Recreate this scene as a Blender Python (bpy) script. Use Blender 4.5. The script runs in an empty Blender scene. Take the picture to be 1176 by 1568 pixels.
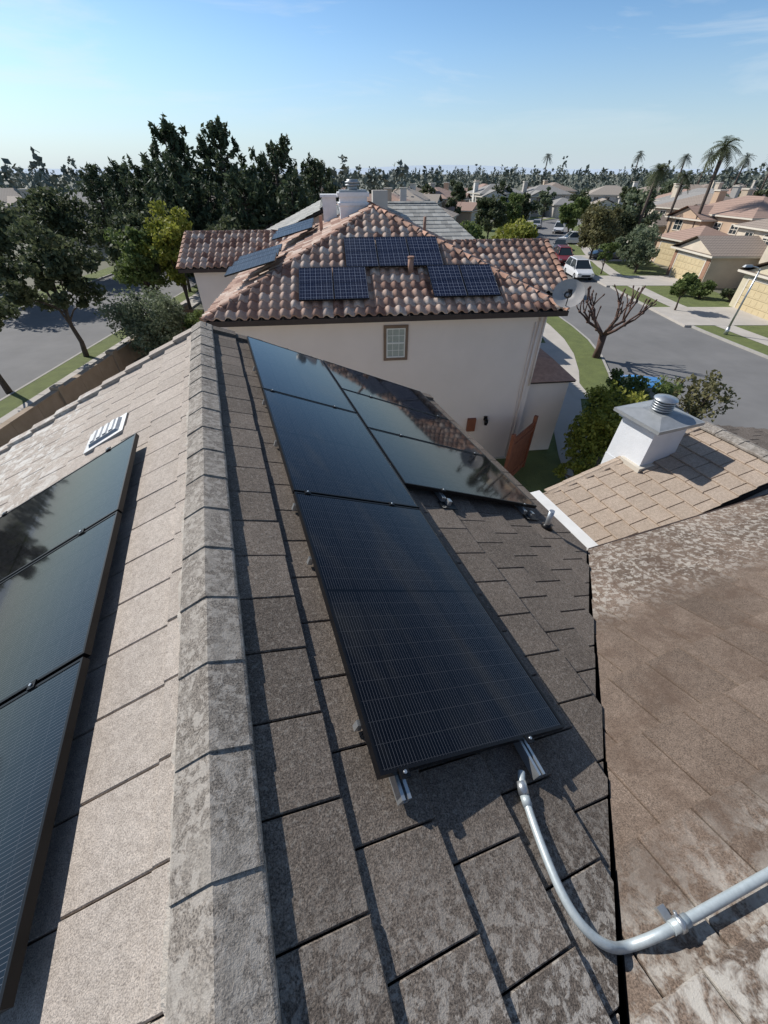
import bpy, bmesh, math, random
import numpy as np
from mathutils import Vector, Matrix
random.seed(7); RNG=np.random.default_rng(11)
CAMZ=8.7
scene=bpy.context.scene
# ---------------------------------------------------------------- materials
def _mat(name):
    m=bpy.data.materials.new(name); m.use_nodes=True
    nt=m.node_tree; b=nt.nodes['Principled BSDF']
    return m,nt,b
def N(nt,t,**k):
    n=nt.nodes.new(t)
    for a,v in k.items(): setattr(n,a,v)
    return n
def noise(nt,vec,scale,detail=4,rough=.6,dist=0):
    n=N(nt,'ShaderNodeTexNoise'); n.inputs['Scale'].default_value=scale
    n.inputs['Detail'].default_value=detail; n.inputs['Roughness'].default_value=rough
    n.inputs['Distortion'].default_value=dist
    if vec is not None: nt.links.new(vec,n.inputs['Vector'])
    return n.outputs['Fac']
def ramp(nt,fac,stops):
    r=N(nt,'ShaderNodeValToRGB'); el=r.color_ramp.elements
    while len(el)<len(stops): el.new(.5)
    for e,(p,c) in zip(el,stops):
        e.position=p; e.color=c if len(c)==4 else (*c,1)
    nt.links.new(fac,r.inputs['Fac']); return r.outputs['Color']
def mix(nt,fac,a,b,mode='MIX'):
    m=N(nt,'ShaderNodeMix',data_type='RGBA',blend_type=mode)
    for s,v in ((0,fac),(6,a),(7,b)):
        if hasattr(v,'links') or isinstance(v,bpy.types.NodeSocket): nt.links.new(v,m.inputs[s])
        elif s==0: m.inputs[0].default_value=v
        else: m.inputs[s].default_value=(*v,1) if len(v)==3 else v
    return m.outputs[2]
def math_(nt,op,a,b=0.,c=None,clamp=False):
    m=N(nt,'ShaderNodeMath',operation=op,use_clamp=clamp)
    for i,v in enumerate((a,b) if c is None else (a,b,c)):
        if isinstance(v,bpy.types.NodeSocket): nt.links.new(v,m.inputs[i])
        else: m.inputs[i].default_value=v
    return m.outputs[0]
def coords(nt): return N(nt,'ShaderNodeTexCoord').outputs['Object']
def mapr(nt,v,a,b,c=0.,d=1.):
    m=N(nt,'ShaderNodeMapRange'); nt.links.new(v,m.inputs[0])
    for i,x in enumerate((a,b,c,d)): m.inputs[i+1].default_value=x
    return m.outputs[0]
def bump(nt,b,h,strength=.3,dist=.01):
    n=N(nt,'ShaderNodeBump'); n.inputs['Strength'].default_value=strength; n.inputs['Distance'].default_value=dist
    nt.links.new(h,n.inputs['Height']); nt.links.new(n.outputs[0],b.inputs['Normal'])
def gray(nt,v):
    vv=N(nt,'ShaderNodeCombineColor')
    for i in range(3): nt.links.new(v,vv.inputs[i])
    return vv.outputs[0]
def simple(name,c1,c2=None,scale=3,rough=.85,metal=0,bscale=None,bstr=.3,bdist=.01,island=0,spec=.5):
    m,nt,b=_mat(name); b.inputs['Roughness'].default_value=rough; b.inputs['Metallic'].default_value=metal
    b.inputs['Specular IOR Level'].default_value=spec
    co=coords(nt)
    if c2 is None: c2=tuple(x*.8 for x in c1)
    f=noise(nt,co,scale,3,.65)
    f=mapr(nt,f,.3,.7)
    col=mix(nt,f,c1,c2)
    if island:
        g=N(nt,'ShaderNodeNewGeometry').outputs['Random Per Island']
        col=mix(nt,1.,col,gray(nt,mapr(nt,g,0,1,1-island,1+island)),'MULTIPLY')
    nt.links.new(col,b.inputs['Base Color'])
    if bscale: bump(nt,b,noise(nt,co,bscale,3,.7),bstr,bdist)
    return m
def sep(nt,co):
    s=N(nt,'ShaderNodeSeparateXYZ'); nt.links.new(co,s.inputs[0]); return s.outputs
def flat_tile_mat(name,ca,cb,stain_masks=(),streak=.22,isl=(.84,1.13),grit=(.45,1.65),gs=170):
    m,nt,b=_mat(name); b.inputs['Roughness'].default_value=.92; b.inputs['Specular IOR Level'].default_value=.2
    co=coords(nt)
    base=mix(nt,mapr(nt,noise(nt,co,2.2,3,.65),.3,.7),ca,cb)
    g=N(nt,'ShaderNodeNewGeometry').outputs['Random Per Island']
    base=mix(nt,1.,base,gray(nt,mapr(nt,g,0,1,*isl)),'MULTIPLY')
    gr=noise(nt,co,gs,2,.8); base=mix(nt,1.,base,ramp(nt,gr,[(.36,(grit[0],)*3),(.5,(1,1,1)),(.66,(grit[1],grit[1]*.985,grit[1]*.96))]),'MULTIPLY')
    g2=noise(nt,co,30,3,.75); base=mix(nt,1.,base,ramp(nt,g2,[(.35,(.86,.85,.84)),(.62,(1.09,1.09,1.09))]),'MULTIPLY')
    g3=noise(nt,co,5.5,4,.7,.8); base=mix(nt,mapr(nt,g3,.56,.72,0,streak),base,(.05,.043,.036))
    for (fn,col,amt) in stain_masks:
        base=mix(nt,math_(nt,'MULTIPLY',fn(nt,co),amt),base,col)
    nt.links.new(base,b.inputs['Base Color'])
    bump(nt,b,math_(nt,'ADD',gr,math_(nt,'MULTIPLY',g2,1.2)),.6,.004)
    return m
def blot(scale,lo,hi,axis=None,a0=0,a1=1,axis2=None,b0=0,b1=1):
    def fn(nt,co):
        f=mapr(nt,noise(nt,co,scale,4,.7,.4),lo,hi)
        if axis is not None: f=math_(nt,'MULTIPLY',f,mapr(nt,sep(nt,co)[axis],a0,a1))
        if axis2 is not None: f=math_(nt,'MULTIPLY',f,mapr(nt,sep(nt,co)[axis2],b0,b1))
        return f
    return fn
LICH=(.46,.42,.37)
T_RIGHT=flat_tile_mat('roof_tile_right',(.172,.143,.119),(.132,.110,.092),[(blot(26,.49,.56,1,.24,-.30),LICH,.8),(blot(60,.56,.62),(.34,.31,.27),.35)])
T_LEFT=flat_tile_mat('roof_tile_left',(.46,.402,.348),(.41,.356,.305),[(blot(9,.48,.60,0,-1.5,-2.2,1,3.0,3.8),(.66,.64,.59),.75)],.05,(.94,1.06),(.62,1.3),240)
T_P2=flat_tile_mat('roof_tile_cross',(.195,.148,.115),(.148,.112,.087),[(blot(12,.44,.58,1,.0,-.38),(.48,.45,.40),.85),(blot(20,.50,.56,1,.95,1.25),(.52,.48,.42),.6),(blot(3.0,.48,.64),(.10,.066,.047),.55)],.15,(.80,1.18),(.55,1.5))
T_LOW=flat_tile_mat('roof_tile_low',(.45,.365,.29),(.40,.32,.25),[],.06,(.93,1.06),(.65,1.3))
T_CAP=flat_tile_mat('ridge_cap_mat',(.20,.176,.152),(.245,.218,.188),[(blot(26,.49,.57),LICH,.55),(blot(7,.48,.62),(.38,.345,.30),.5)])
MORTAR=simple('mortar',(.48,.43,.37),(.37,.325,.275),24,.95,bscale=70,bstr=.8,bdist=.01)
UNDER=simple('roof_underlay',(.03,.028,.026),None,8,.9)
STUCCO=simple('stucco',(.79,.685,.625),(.75,.65,.59),1.2,.95,bscale=70,bstr=.35,bdist=.006)
STUCCO_OWN=simple('stucco_own',(.60,.53,.45),(.55,.48,.41),1.2,.95,bscale=70,bstr=.3)
WHITEW=simple('white_chimney_paint',(.80,.81,.82),(.71,.72,.73),4,.9,bscale=60,bstr=.5,bdist=.008)
CAPGREY=simple('chimney_cap_metal',(.42,.43,.43),(.34,.35,.35),8,.5,.4)
GALV=simple('galvanised_metal',(.55,.57,.58),(.45,.47,.48),30,.38,.8)
CONDUIT=simple('conduit_paint',(.50,.55,.56),(.40,.45,.46),45,.45,.25)
VENTM=simple('vent_metal',(.42,.43,.43),(.32,.32,.32),10,.5,.4)
TRIM=simple('trim_cream',(.66,.60,.50),(.60,.54,.45),5,.8)
TRIM_BR=simple('trim_brown',(.22,.15,.105),(.18,.12,.085),5,.8)
FASCIA=simple('fascia_dark',(.06,.04,.032),None,5,.8)
WHITEP=simple('white_paint',(.78,.77,.74),(.7,.69,.66),6,.6)
ASPH=simple('asphalt',(.20,.195,.19),(.155,.152,.149),.35,.95,bscale=30,bstr=.4)
CONC=simple('concrete',(.50,.46,.41),(.42,.385,.34),.8,.95,bscale=20)
KERB=simple('kerb_concrete',(.42,.40,.36),(.35,.33,.30),2,.95)
GRASS=simple('grass',(.165,.195,.06),(.115,.14,.045),1.5,.95,bscale=25,bstr=1,bdist=.05)
DIRT=simple('yard_ground',(.24,.20,.15),(.14,.15,.08),.25,.97,bscale=6,bstr=.5,bdist=.05)
GROUND=simple('ground',(.19,.18,.14),(.11,.12,.07),.03,.97)
BARK=simple('bark',(.12,.09,.07),(.065,.05,.04),9,.95)
BARK_R=simple('bark_reddish',(.15,.085,.065),(.08,.05,.04),7,.95,bscale=20,bstr=.8,bdist=.02)
WOOD=simple('gate_wood',(.28,.095,.048),(.19,.062,.032),5,.7)
BLOCK=simple('block_wall',(.38,.30,.22),(.31,.24,.17),2,.95,bscale=18)
BLACKM=simple('black_metal',(.012,.012,.013),None,8,.42,.5)
GLASSW,nt,b=_mat('window_glass'); b.inputs['Base Color'].default_value=(.03,.04,.045,1); b.inputs['Roughness'].default_value=.05
BLINDS=simple('window_blinds',(.38,.41,.37),(.30,.33,.30),12,.5)
GARAGE=simple('garage_door_paint',(.58,.47,.28),(.52,.42,.25),1.5,.7)
GARAGE_W=simple('garage_door_white',(.62,.58,.50),(.56,.52,.45),1.5,.7)
BRICK=simple('brick_veneer',(.26,.13,.08),(.36,.22,.15),9,.9)
TIRE=simple('tyre',(.02,.02,.02),None,5,.9); REDL=simple('tail_light',(.35,.02,.02),None,5,.3)
HW=[simple('wall_'+n,c,None,.6,.95) for n,c in (('cream',(.66,.57,.45)),('tan',(.54,.44,.33)),('orange_tan',(.55,.40,.28)),('greige',(.50,.46,.41)),('white',(.74,.70,.64)),('yellow',(.65,.57,.41)))]
def row_roof(name,c1,c2,sc):
    m,nt,b=_mat(name); b.inputs['Roughness'].default_value=.9
    co=coords(nt); s=sep(nt,co)
    f=noise(nt,co,6,3,.8); base=mix(nt,mapr(nt,f,.35,.65),c1,c2)
    w=math_(nt,'FRACT',math_(nt,'MULTIPLY',s[2],sc))
    base=mix(nt,mapr(nt,w,.72,.95,0,.45),base,(.03,.022,.018))
    w2=math_(nt,'SINE',math_(nt,'MULTIPLY',math_(nt,'ADD',s[0],s[1]),22.))
    base=mix(nt,mapr(nt,w2,.2,1,0,.25),base,(.04,.03,.022))
    nt.links.new(base,b.inputs['Base Color']); return m
HR=[row_roof('far_roof_terracotta',(.44,.30,.235),(.36,.24,.19),6.5),row_roof('far_roof_brown',(.36,.295,.24),(.30,.24,.20),6.5),row_roof('far_roof_grey',(.36,.345,.32),(.30,.285,.265),6.5),row_roof('far_roof_tan',(.42,.36,.30),(.35,.305,.255),6.5)]
CLAY,nt,b=_mat('clay_tile'); b.inputs['Roughness'].default_value=.85
g=N(nt,'ShaderNodeNewGeometry').outputs['Random Per Island']; co=coords(nt)
c=ramp(nt,g,[(0,(.19,.095,.07)),(.25,(.35,.205,.15)),(.5,(.48,.32,.245)),(.75,(.57,.43,.345)),(1,(.66,.56,.48))])
c=mix(nt,mapr(nt,noise(nt,co,14,3,.7),.35,.65,0,.4),c,(.36,.22,.155))
nt.links.new(c,b.inputs['Base Color'])
CLAYCAP=simple('clay_ridge',(.40,.235,.165),(.28,.155,.11),6,.85,island=.4)
GREYT=simple('grey_roof_tile',(.40,.39,.355),(.33,.32,.29),3,.9,island=.25)
def panel_mat(name,base,line,cell,wire,wl,cellw,busn,rough=.05,coat=.22,spec=.5,gap=.5):
    m,nt,b=_mat(name); co=coords(nt); s=sep(nt,co)
    def lines(ax,period,w):
        fr=math_(nt,'FRACT',math_(nt,'ADD',math_(nt,'DIVIDE',s[ax],period),100.5))
        d=math_(nt,'ABSOLUTE',math_(nt,'SUBTRACT',fr,.5))
        return math_(nt,'LESS_THAN',d,w/period/2)
    wi=lines(0,wire,wl); gx=lines(0,cell,cellw); gy=lines(1,cell/2 if busn else cell,cellw)
    mid=math_(nt,'LESS_THAN',math_(nt,'ABSOLUTE',s[1]),.008)
    col=mix(nt,wi,base,line)
    col=mix(nt,math_(nt,'MAXIMUM',gx,gy),col,tuple(x*gap for x in line) )
    col=mix(nt,mid,col,(.002,.002,.002))
    dust=mapr(nt,noise(nt,co,5,3,.7),.35,.8,0,.010 if busn else .04)
    col=mix(nt,dust,col,(.35,.33,.3))
    nt.links.new(col,b.inputs['Base Color']); 
    b.inputs['Roughness'].default_value=rough; b.inputs['IOR'].default_value=1.45
    b.inputs['Coat Weight'].default_value=coat; b.inputs['Coat Roughness'].default_value=.02; b.inputs['Coat IOR'].default_value=1.5
    b.inputs['Specular IOR Level'].default_value=spec
    return m
PV=panel_mat('pv_glass_black',(.0016,.0018,.0028),(.11,.11,.118),.1686,.01405,.0012,.0024,True,.05,.12,.36,.3)
PVB=panel_mat('pv_glass_blue',(.006,.009,.026),(.19,.21,.26),.158,.079,.003,.006,False,.12,0.,.4,1.5)
PVG=panel_mat('pv_glass_grey',(.016,.018,.024),(.15,.16,.18),.158,.079,.003,.006,False,.3,0.,.15,1.5)
FRAME=simple('pv_frame_black',(.006,.006,.007),None,8,.38,0.,spec=.3)
def leaf_mat(name,c1,c2,c3,trans=.35):
    m,nt,b=_mat(name); b.inputs['Roughness'].default_value=.65; b.inputs['Specular IOR Level'].default_value=.3
    g=N(nt,'ShaderNodeNewGeometry').outputs['Random Per Island']; co=coords(nt)
    f=math_(nt,'ADD',math_(nt,'MULTIPLY',g,.5),math_(nt,'MULTIPLY',noise(nt,co,.9,1),.6))
    c=ramp(nt,f,[(.25,c1),(.55,c2),(.85,c3)])
    nt.links.new(c,b.inputs['Base Color'])
    if trans>0:
        tr=N(nt,'ShaderNodeBsdfTranslucent'); nt.links.new(c,tr.inputs[0])
        ms=N(nt,'ShaderNodeMixShader'); ms.inputs[0].default_value=trans
        nt.links.new(b.outputs[0],ms.inputs[1]); nt.links.new(tr.outputs[0],ms.inputs[2])
        nt.links.new(ms.outputs[0],nt.nodes['Material Output'].inputs[0])
    return m
L_PINE=leaf_mat('pine_needles',(.045,.062,.034),(.075,.10,.05),(.115,.14,.075),.25)
L_DARK=leaf_mat('leaves_dark',(.052,.066,.032),(.09,.11,.052),(.145,.16,.085))
L_GREEN=leaf_mat('leaves_green',(.07,.10,.03),(.13,.175,.052),(.21,.255,.085))
L_YEL=leaf_mat('leaves_yellow_green',(.125,.145,.024),(.25,.265,.042),(.37,.36,.08))
L_OLIVE=leaf_mat('leaves_olive',(.095,.125,.065),(.17,.205,.12),(.27,.30,.20))
L_BROWN=leaf_mat('leaves_brownish',(.10,.095,.04),(.17,.16,.07),(.25,.23,.11))
L_FAR=leaf_mat('leaves_far_haze',(.10,.12,.10),(.145,.165,.138),(.20,.22,.175),0)  # distance haze put into the leaf colour, paler and bluer than near foliage
# ---------------------------------------------------------------- mesh builder
class MB:
    def __init__(s): s.v=[];s.f=[];s.m=[];s.sm=[]
    def add(s,vs,fs,m=0,smooth=False):
        o=len(s.v); s.v+= [tuple(v) for v in vs]
        for f in fs: s.f.append(tuple(i+o for i in f)); s.m.append(m); s.sm.append(smooth)
    def box(s,x0,y0,z0,x1,y1,z1,m=0,M=None):
        vs=[Vector(p) for p in ((x0,y0,z0),(x1,y0,z0),(x1,y1,z0),(x0,y1,z0),(x0,y0,z1),(x1,y0,z1),(x1,y1,z1),(x0,y1,z1))]
        if M is not None: vs=[M@v for v in vs]
        s.add(vs,[(0,3,2,1),(4,5,6,7),(0,1,5,4),(1,2,6,5),(2,3,7,6),(3,0,4,7)],m)
    def frustum(s,b,t,m=0,M=None):
        vs=[Vector(p) for p in ((b[0],b[1],b[4]),(b[2],b[1],b[4]),(b[2],b[3],b[4]),(b[0],b[3],b[4]),(t[0],t[1],t[4]),(t[2],t[1],t[4]),(t[2],t[3],t[4]),(t[0],t[3],t[4]))]
        if M is not None: vs=[M@v for v in vs]
        s.add(vs,[(0,3,2,1),(4,5,6,7),(0,1,5,4),(1,2,6,5),(2,3,7,6),(3,0,4,7)],m)
    def poly(s,pts,m=0): s.add(pts,[tuple(range(len(pts)))],m)
    def tube(s,pts,rad,m=0,n=8,cap=True):
        pts=[Vector(p) for p in pts]
        if not hasattr(rad,'__len__'): rad=[rad]*len(pts)
        vs=[];prev=None
        for i,p in enumerate(pts):
            d=(pts[min(i+1,len(pts)-1)]-pts[max(i-1,0)]).normalized()
            if prev is None:
                u=d.cross(Vector((0,0,1)) if abs(d.z)<.9 else Vector((1,0,0))).normalized()
            else:
                u=(prev-d*prev.dot(d)).normalized()
            prev=u; w=d.cross(u)
            for k in range(n):
                a=2*math.pi*k/n; vs.append(p+(u*math.cos(a)+w*math.sin(a))*rad[i])
        fs=[]
        for i in range(len(pts)-1):
            for k in range(n): fs.append((i*n+k,i*n+(k+1)%n,(i+1)*n+(k+1)%n,(i+1)*n+k))
        o=len(s.v); s.add(vs,fs,m,True)
        if cap:
            s.f.append(tuple(o+k for k in range(n))[::-1]); s.m.append(m); s.sm.append(False)
            s.f.append(tuple(o+(len(pts)-1)*n+k for k in range(n))); s.m.append(m); s.sm.append(False)
    def build(s,name,mats,M=None,parent=None):
        me=bpy.data.meshes.new(name); me.from_pydata(s.v,[],s.f)
        for mm in mats: me.materials.append(mm)
        me.polygons.foreach_set('material_index',s.m); me.polygons.foreach_set('use_smooth',s.sm); me.update()
        ob=bpy.data.objects.new(name,me); scene.collection.objects.link(ob)
        if parent is not None: ob.parent=parent
        if M is not None: ob.matrix_local=M
        return ob
def empty(name,M=None):
    e=bpy.data.objects.new(name,None); scene.collection.objects.link(e)
    if M is not None: e.matrix_world=M
    return e
def TR(x,y,z,rz=0): return Matrix.Translation((x,y,z))@Matrix.Rotation(rz,4,'Z')
# ---------------------------------------------------------------- tiled roof faces
def tile_face(name,P,mat,parent,kind='flat',w=.30,e=.33,th=.024,under=None,seed=3,inset=0.0,phase=0.,stag=.5,jag=None,gap=.0032):
    rng=random.Random(seed)
    P=[Vector(p) for p in P]
    a=(P[1]-P[0]).normalized(); nrm=(P[1]-P[0]).cross(P[2]-P[0]).normalized()
    if nrm.z<0: nrm=-nrm
    s=nrm.cross(a).normalized(); cen=sum(P,Vector())/len(P)
    if (cen-P[0]).dot(s)<0: s=-s
    A=[(p-P[0]).dot(a) for p in P]; S=[(p-P[0]).dot(s) for p in P]
    a0,a1=min(A),max(A); nr=int(math.ceil(max(S)/e))+1; nc=int(math.ceil((a1-a0)/w))+3
    def pt(x,y,z): return P[0]+a*x+s*y+nrm*z
    planes=[]
    for i in range(len(P)):
        p=P[i]; q=P[(i+1)%len(P)]; ed=(q-p).normalized(); out=ed.cross(nrm)
        if (cen-p).dot(out)>0: out=-out
        planes.append((p,out,.03 if i==0 else -inset))
    def cut(bm,r):
        for i,(p,out,off) in enumerate(planes):
            if jag and i in jag: off-=rng.uniform(0,jag[i])
            bmesh.ops.bisect_plane(bm,geom=bm.verts[:]+bm.edges[:]+bm.faces[:],plane_co=p+out*off,plane_no=out,clear_outer=True)
    bm=bmesh.new(); out_v=[];out_f=[];out_s=[]
    def flush(bm):
        bm.verts.index_update(); o=len(out_v)
        out_v.extend([tuple(v.co) for v in bm.verts])
        for f in bm.faces: out_f.append(tuple(o+v.index for v in f.verts)); out_s.append(f.smooth)
    for r in range(nr):
        rj=rng.uniform(-.012,.012) if kind=='flat' else 0
        for c_ in range(nc):
            x0=a0+(c_-1)*w+((w*stag if r%2 else 0)+rj if kind=='flat' else 0); y0=(r-phase)*e
            if kind=='flat':
                j=rng.uniform(-.006,.006); jz=rng.uniform(-.0025,.0025); g=gap
                y0j=y0+j; y1=y0+e+.045; t1=.004; ch=.007; jr=rng.uniform(-.0025,.0025)
                q=[(x0+g,y0j+jr,.008+jz),(x0+w-g,y0j-jr,.008+jz),(x0+w-g,y1,-.02),(x0+g,y1,-.02),
                   (x0+g,y0j+jr,.008+th-ch+jz),(x0+w-g,y0j-jr,.008+th-ch+jz),
                   (x0+g+.004,y0j+jr+ch,.008+th+jz),(x0+w-g-.004,y0j-jr+ch,.008+th+jz),(x0+w-g-.004,y1,t1),(x0+g+.004,y1,t1),
                   (x0+w-g,y1,t1-.006),(x0+g,y1,t1-.006)]
                vs=[bm.verts.new(pt(*k)) for k in q]
                for f in ((0,1,5,4),(4,5,7,6),(6,7,8,9),(5,10,8,7),(11,4,6,9),(1,2,10,5),(3,0,4,11)): bm.faces.new([vs[i] for i in f])
            else:
                y1=y0+e+.03; jz=rng.uniform(-.006,.006); j=rng.uniform(-.015,.015)
                prof=[]; n=6
                for k in range(n+1):
                    t=k/n; x=x0+w*.66*t; z=.012+.075*math.sin(math.pi*t)
                    prof.append((x,z))
                prof+= [(x0+w*.8,.0),(x0+w,.004)]
                lo=[bm.verts.new(pt(x,y0+j,z+.022+jz)) for x,z in prof]
                hi=[bm.verts.new(pt(x,y1,z*.9-.004)) for x,z in prof]
                for k in range(len(prof)-1):
                    f=bm.faces.new((lo[k],lo[k+1],hi[k+1],hi[k])); f.smooth=True
                lb=[bm.verts.new(pt(x,y0+j,max(z-.012,-.01))) for x,z in prof]
                for k in range(len(prof)-1): bm.faces.new((lb[k],lb[k+1],lo[k+1],lo[k]))
        if jag: cut(bm,r); flush(bm); bm.clear()
    if not jag: cut(bm,0); flush(bm)
    bm.free()
    me=bpy.data.meshes.new(name); me.from_pydata(out_v,[],out_f); me.polygons.foreach_set('use_smooth',out_s); me.update(); me.materials.append(mat)
    ob=bpy.data.objects.new(name,me); scene.collection.objects.link(ob); ob.parent=parent
    mb=MB(); lo=[p-nrm*.03 for p in P]; l2=[p-nrm*.12 for p in P]; k=len(P)
    mb.add(lo+l2,[tuple(range(k)),tuple(range(k,2*k))[::-1]]+[(i,(i+1)%k,(i+1)%k+k,i+k) for i in range(k)])
    mb.build(name+'_deck',[under or UNDER],None,parent)
    return ob
def ridge_caps(name,p,q,mat,parent,seg=.33,hw=.125,fall=.45,rise=.062,th=.026,jit=.003,barrel=False,rng=random.Random(5),step=.009):
    p=Vector(p);q=Vector(q); d=(q-p); L=d.length; d.normalize(); side=d.cross(Vector((0,0,1))).normalized(); up=side.cross(d).normalized()
    mb=MB(); n=int(L/seg)+1
    for i in range(n):
        s0=i*seg; s1=min(s0+seg+.03,L+.02)
        if s0>=L: break
        jx=rng.uniform(-jit,jit)
        if barrel:
            pr=[(math.cos(a)*hw,math.sin(a)*hw*.8-.03) for a in [math.pi*k/8 for k in range(9)]]
            vs=[]
            for (s_,h) in ((s0,.035),(s1,.0)):
                for x,z in pr: vs.append(p+d*s_+side*x+up*(z+h))
            m=len(pr); fs=[(k,k+1,m+k+1,m+k) for k in range(m-1)]+[tuple(range(m))]
            mb.add(vs,fs,0,True)
        else:
            top=[(-hw,rise-fall*hw-.006),(-hw+.008,rise-fall*hw+.002),(-.02,rise-.008),(0,rise),(.02,rise-.008),(hw-.008,rise-fall*hw+.002),(hw,rise-fall*hw-.006)]
            bot=[(x,z-th) for x,z in top]
            ring=top+bot[::-1]; vs=[]
            for (s_,h) in ((s0,step),(s1,.0)):
                for x,z in ring: vs.append(p+d*s_+side*(x+jx)+up*(z+h))
            m=len(ring); fs=[(k,(k+1)%m,m+(k+1)%m,m+k) for k in range(m)]+[tuple(range(m))[::-1],tuple(range(m,2*m))]
            mb.add(vs,fs,0)
    return mb.build(name,[mat],None,parent)
# ---------------------------------------------------------------- OWN HOUSE
TH=math.radians(19.8); MH=Matrix.Rotation(TH,4,'Z')
own=empty('own_house',MH)
RX=-.382; RZ=CAMZ-1.5; K=.45; YF=5.8
z1=lambda X:RZ-K*(X-RX)
zl=lambda X:RZ-K*(RX-X)
z2=lambda Y:CAMZ-2.13-K*Y
VX=2.93
vy=lambda X:X-1.0
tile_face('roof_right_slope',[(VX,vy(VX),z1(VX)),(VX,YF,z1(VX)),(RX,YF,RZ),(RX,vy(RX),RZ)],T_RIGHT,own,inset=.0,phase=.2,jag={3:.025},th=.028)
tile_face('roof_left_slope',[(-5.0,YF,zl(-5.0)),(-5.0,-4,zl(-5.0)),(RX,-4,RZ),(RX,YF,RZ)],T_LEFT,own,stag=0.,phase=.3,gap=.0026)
tile_face('roof_cross_slope',[(9.2,vy(VX),z2(vy(VX))),(VX+.03,vy(VX),z2(vy(VX))),(RX+.03,vy(RX),z2(vy(RX))),(9.2,vy(RX),z2(vy(RX)))],T_P2,own,w=.30,e=.36,seed=9,inset=-.008,jag={1:.012},gap=.004)
zb=lambda Y:z2(vy(RX))-K*(vy(RX)-Y)
tile_face('roof_back_slope',[(RX,-4.4,zb(-4.4)),(9.2,-4.4,zb(-4.4)),(9.2,vy(RX),RZ),(RX,vy(RX),RZ)],T_P2,own)
ridge_caps('ridge_caps',(RX,-4,RZ+.005),(RX,YF+.04,RZ+.005),T_CAP,own)
ridge_caps('cross_ridge_caps',(RX+.2,vy(RX),RZ+.005),(9.2,vy(RX),RZ+.005),T_CAP,own)
mb=MB()
rm=random.Random(4); cur=.14
vs=[];Y=-4.; n=0
while Y<YF:
    cur+=rm.uniform(-.012,.012); cur=min(max(cur,.130),.168); o=cur
    if rm.random()<.04: cur=rm.uniform(.13,.168)
    vs.append((RX-.09,Y,RZ-K*.09+.03)); vs.append((RX-o+.012,Y,RZ-K*o+.040+rm.uniform(-.004,.004))); vs.append((RX-o,Y,RZ-K*o+.0)); Y+=.02; n+=1
mb.add(vs,[(3*i+k,3*i+k+1,3*i+k+4,3*i+k+3) for i in range(n-1) for k in (0,1)],0,True)
mb.build('ridge_mortar',[MORTAR],None,own)
mb=MB()
mb.poly([(RX,vy(RX)-.2,RZ-.10),(VX,vy(VX)-.2,z2(vy(VX))-.04),(VX+.05,vy(VX)+.05,z2(vy(VX))-.07),(RX,vy(RX)+.2,RZ-.14)],0)
mb.build('valley_flashing',[BLACKM],None,own)
def rake(name,p,q,seg=.36,mat=T_LEFT):
    p=Vector(p);q=Vector(q);d=(q-p);L=d.length;d.normalize();mb=MB();s=0
    side=Vector((0,1,0)); up=Vector((0,0,1)); up=(up-d*up.dot(d)).normalized()
    while s<L:
        e_=min(s+seg+.03,L); vs=[]
        for t,h in ((s,.07),(e_,.045)):
            for a,b_ in ((-.10,0),(-.10,.0+h),(.06,h),(.06,-.13)): vs.append(p+d*t+side*a+up*b_)
        mb.add(vs,[(0,1,5,4),(1,2,6,5),(2,3,7,6),(3,0,4,7),(0,3,2,1),(4,5,6,7)]); s+=seg
    mb.build(name,[mat],None,own)
rake('rake_tiles_left',(-5.0,YF,zl(-5.0)+.0),(RX,YF,RZ+.0))
rake('rake_tiles_right',(VX,YF,z1(VX)+.0),(RX,YF,RZ),mat=T_RIGHT)
mb=MB()
def gable_prism(mb,xs,y0,y1,m=0):
    A=[(xs[0][0],y0,0)]+[(x,y0,z) for x,z in xs]+[(xs[-1][0],y0,0)]
    B=[(x,y1,z) for x,_,z in A]; k=len(A)
    mb.add(A+B,[tuple(range(k)),tuple(range(k,2*k))[::-1]]+[(i,(i+1)%k,(i+1)%k+k,i+k) for i in range(k)],m)
gable_prism(mb,[(-4.5,zl(-4.5)-.2),(RX,RZ-.2),(2.5,z1(2.5)-.2)],-3.6,5.4)
mb.box(2.0,-4.0,0,8.8,1.5,z2(1.5)-.25)
mb.build('walls',[STUCCO_OWN],None,own)
mb=MB()
mb.box(VX+.02,vy(VX),z1(VX)-.16,VX+.08,YF,z1(VX)-.05); mb.box(VX+.13,vy(VX)+.02,z2(vy(VX))-.17,9.2,vy(VX)+.08,z2(vy(VX))-.05)
mb.build('gutter',[FASCIA],None,own)
LE=(3.58,CAMZ-3.47); LR=(6.25,CAMZ-2.85); Y0L,Y1L=2.08,3.35
tile_face('low_roof_left',[(LE[0],Y0L,LE[1]),(LE[0],Y1L,LE[1]),(LR[0],Y1L,LR[1]),(LR[0],Y0L,LR[1])],T_LOW,own,w=.25,e=.27)
tile_face('low_roof_right',[(9.2,Y1L,LE[1]-.07),(9.2,Y0L,LE[1]-.07),(LR[0],Y0L,LR[1]),(LR[0],Y1L,LR[1])],T_RIGHT,own)
ridge_caps('low_ridge_caps',(LR[0],Y0L,LR[1]),(LR[0],Y1L,LR[1]),T_CAP,own,hw=.12,fall=.25)
mb=MB(); mb.box(LE[0]-.16,Y0L-.06,LE[1]-.13,LE[0]-.0,Y1L+.06,LE[1]+.05); mb.build('low_gutter_white',[WHITEP],None,own)
mb=MB(); mb.box(3.9,1.6,0,8.8,3.1,LE[1]-.12); gable_prism(mb,[(3.9,LE[1]-.1),(6.25,LR[1]-.16),(8.8,LE[1]-.1)],1.7,3.12); mb.build('low_walls',[STUCCO_OWN],None,own)
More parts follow.
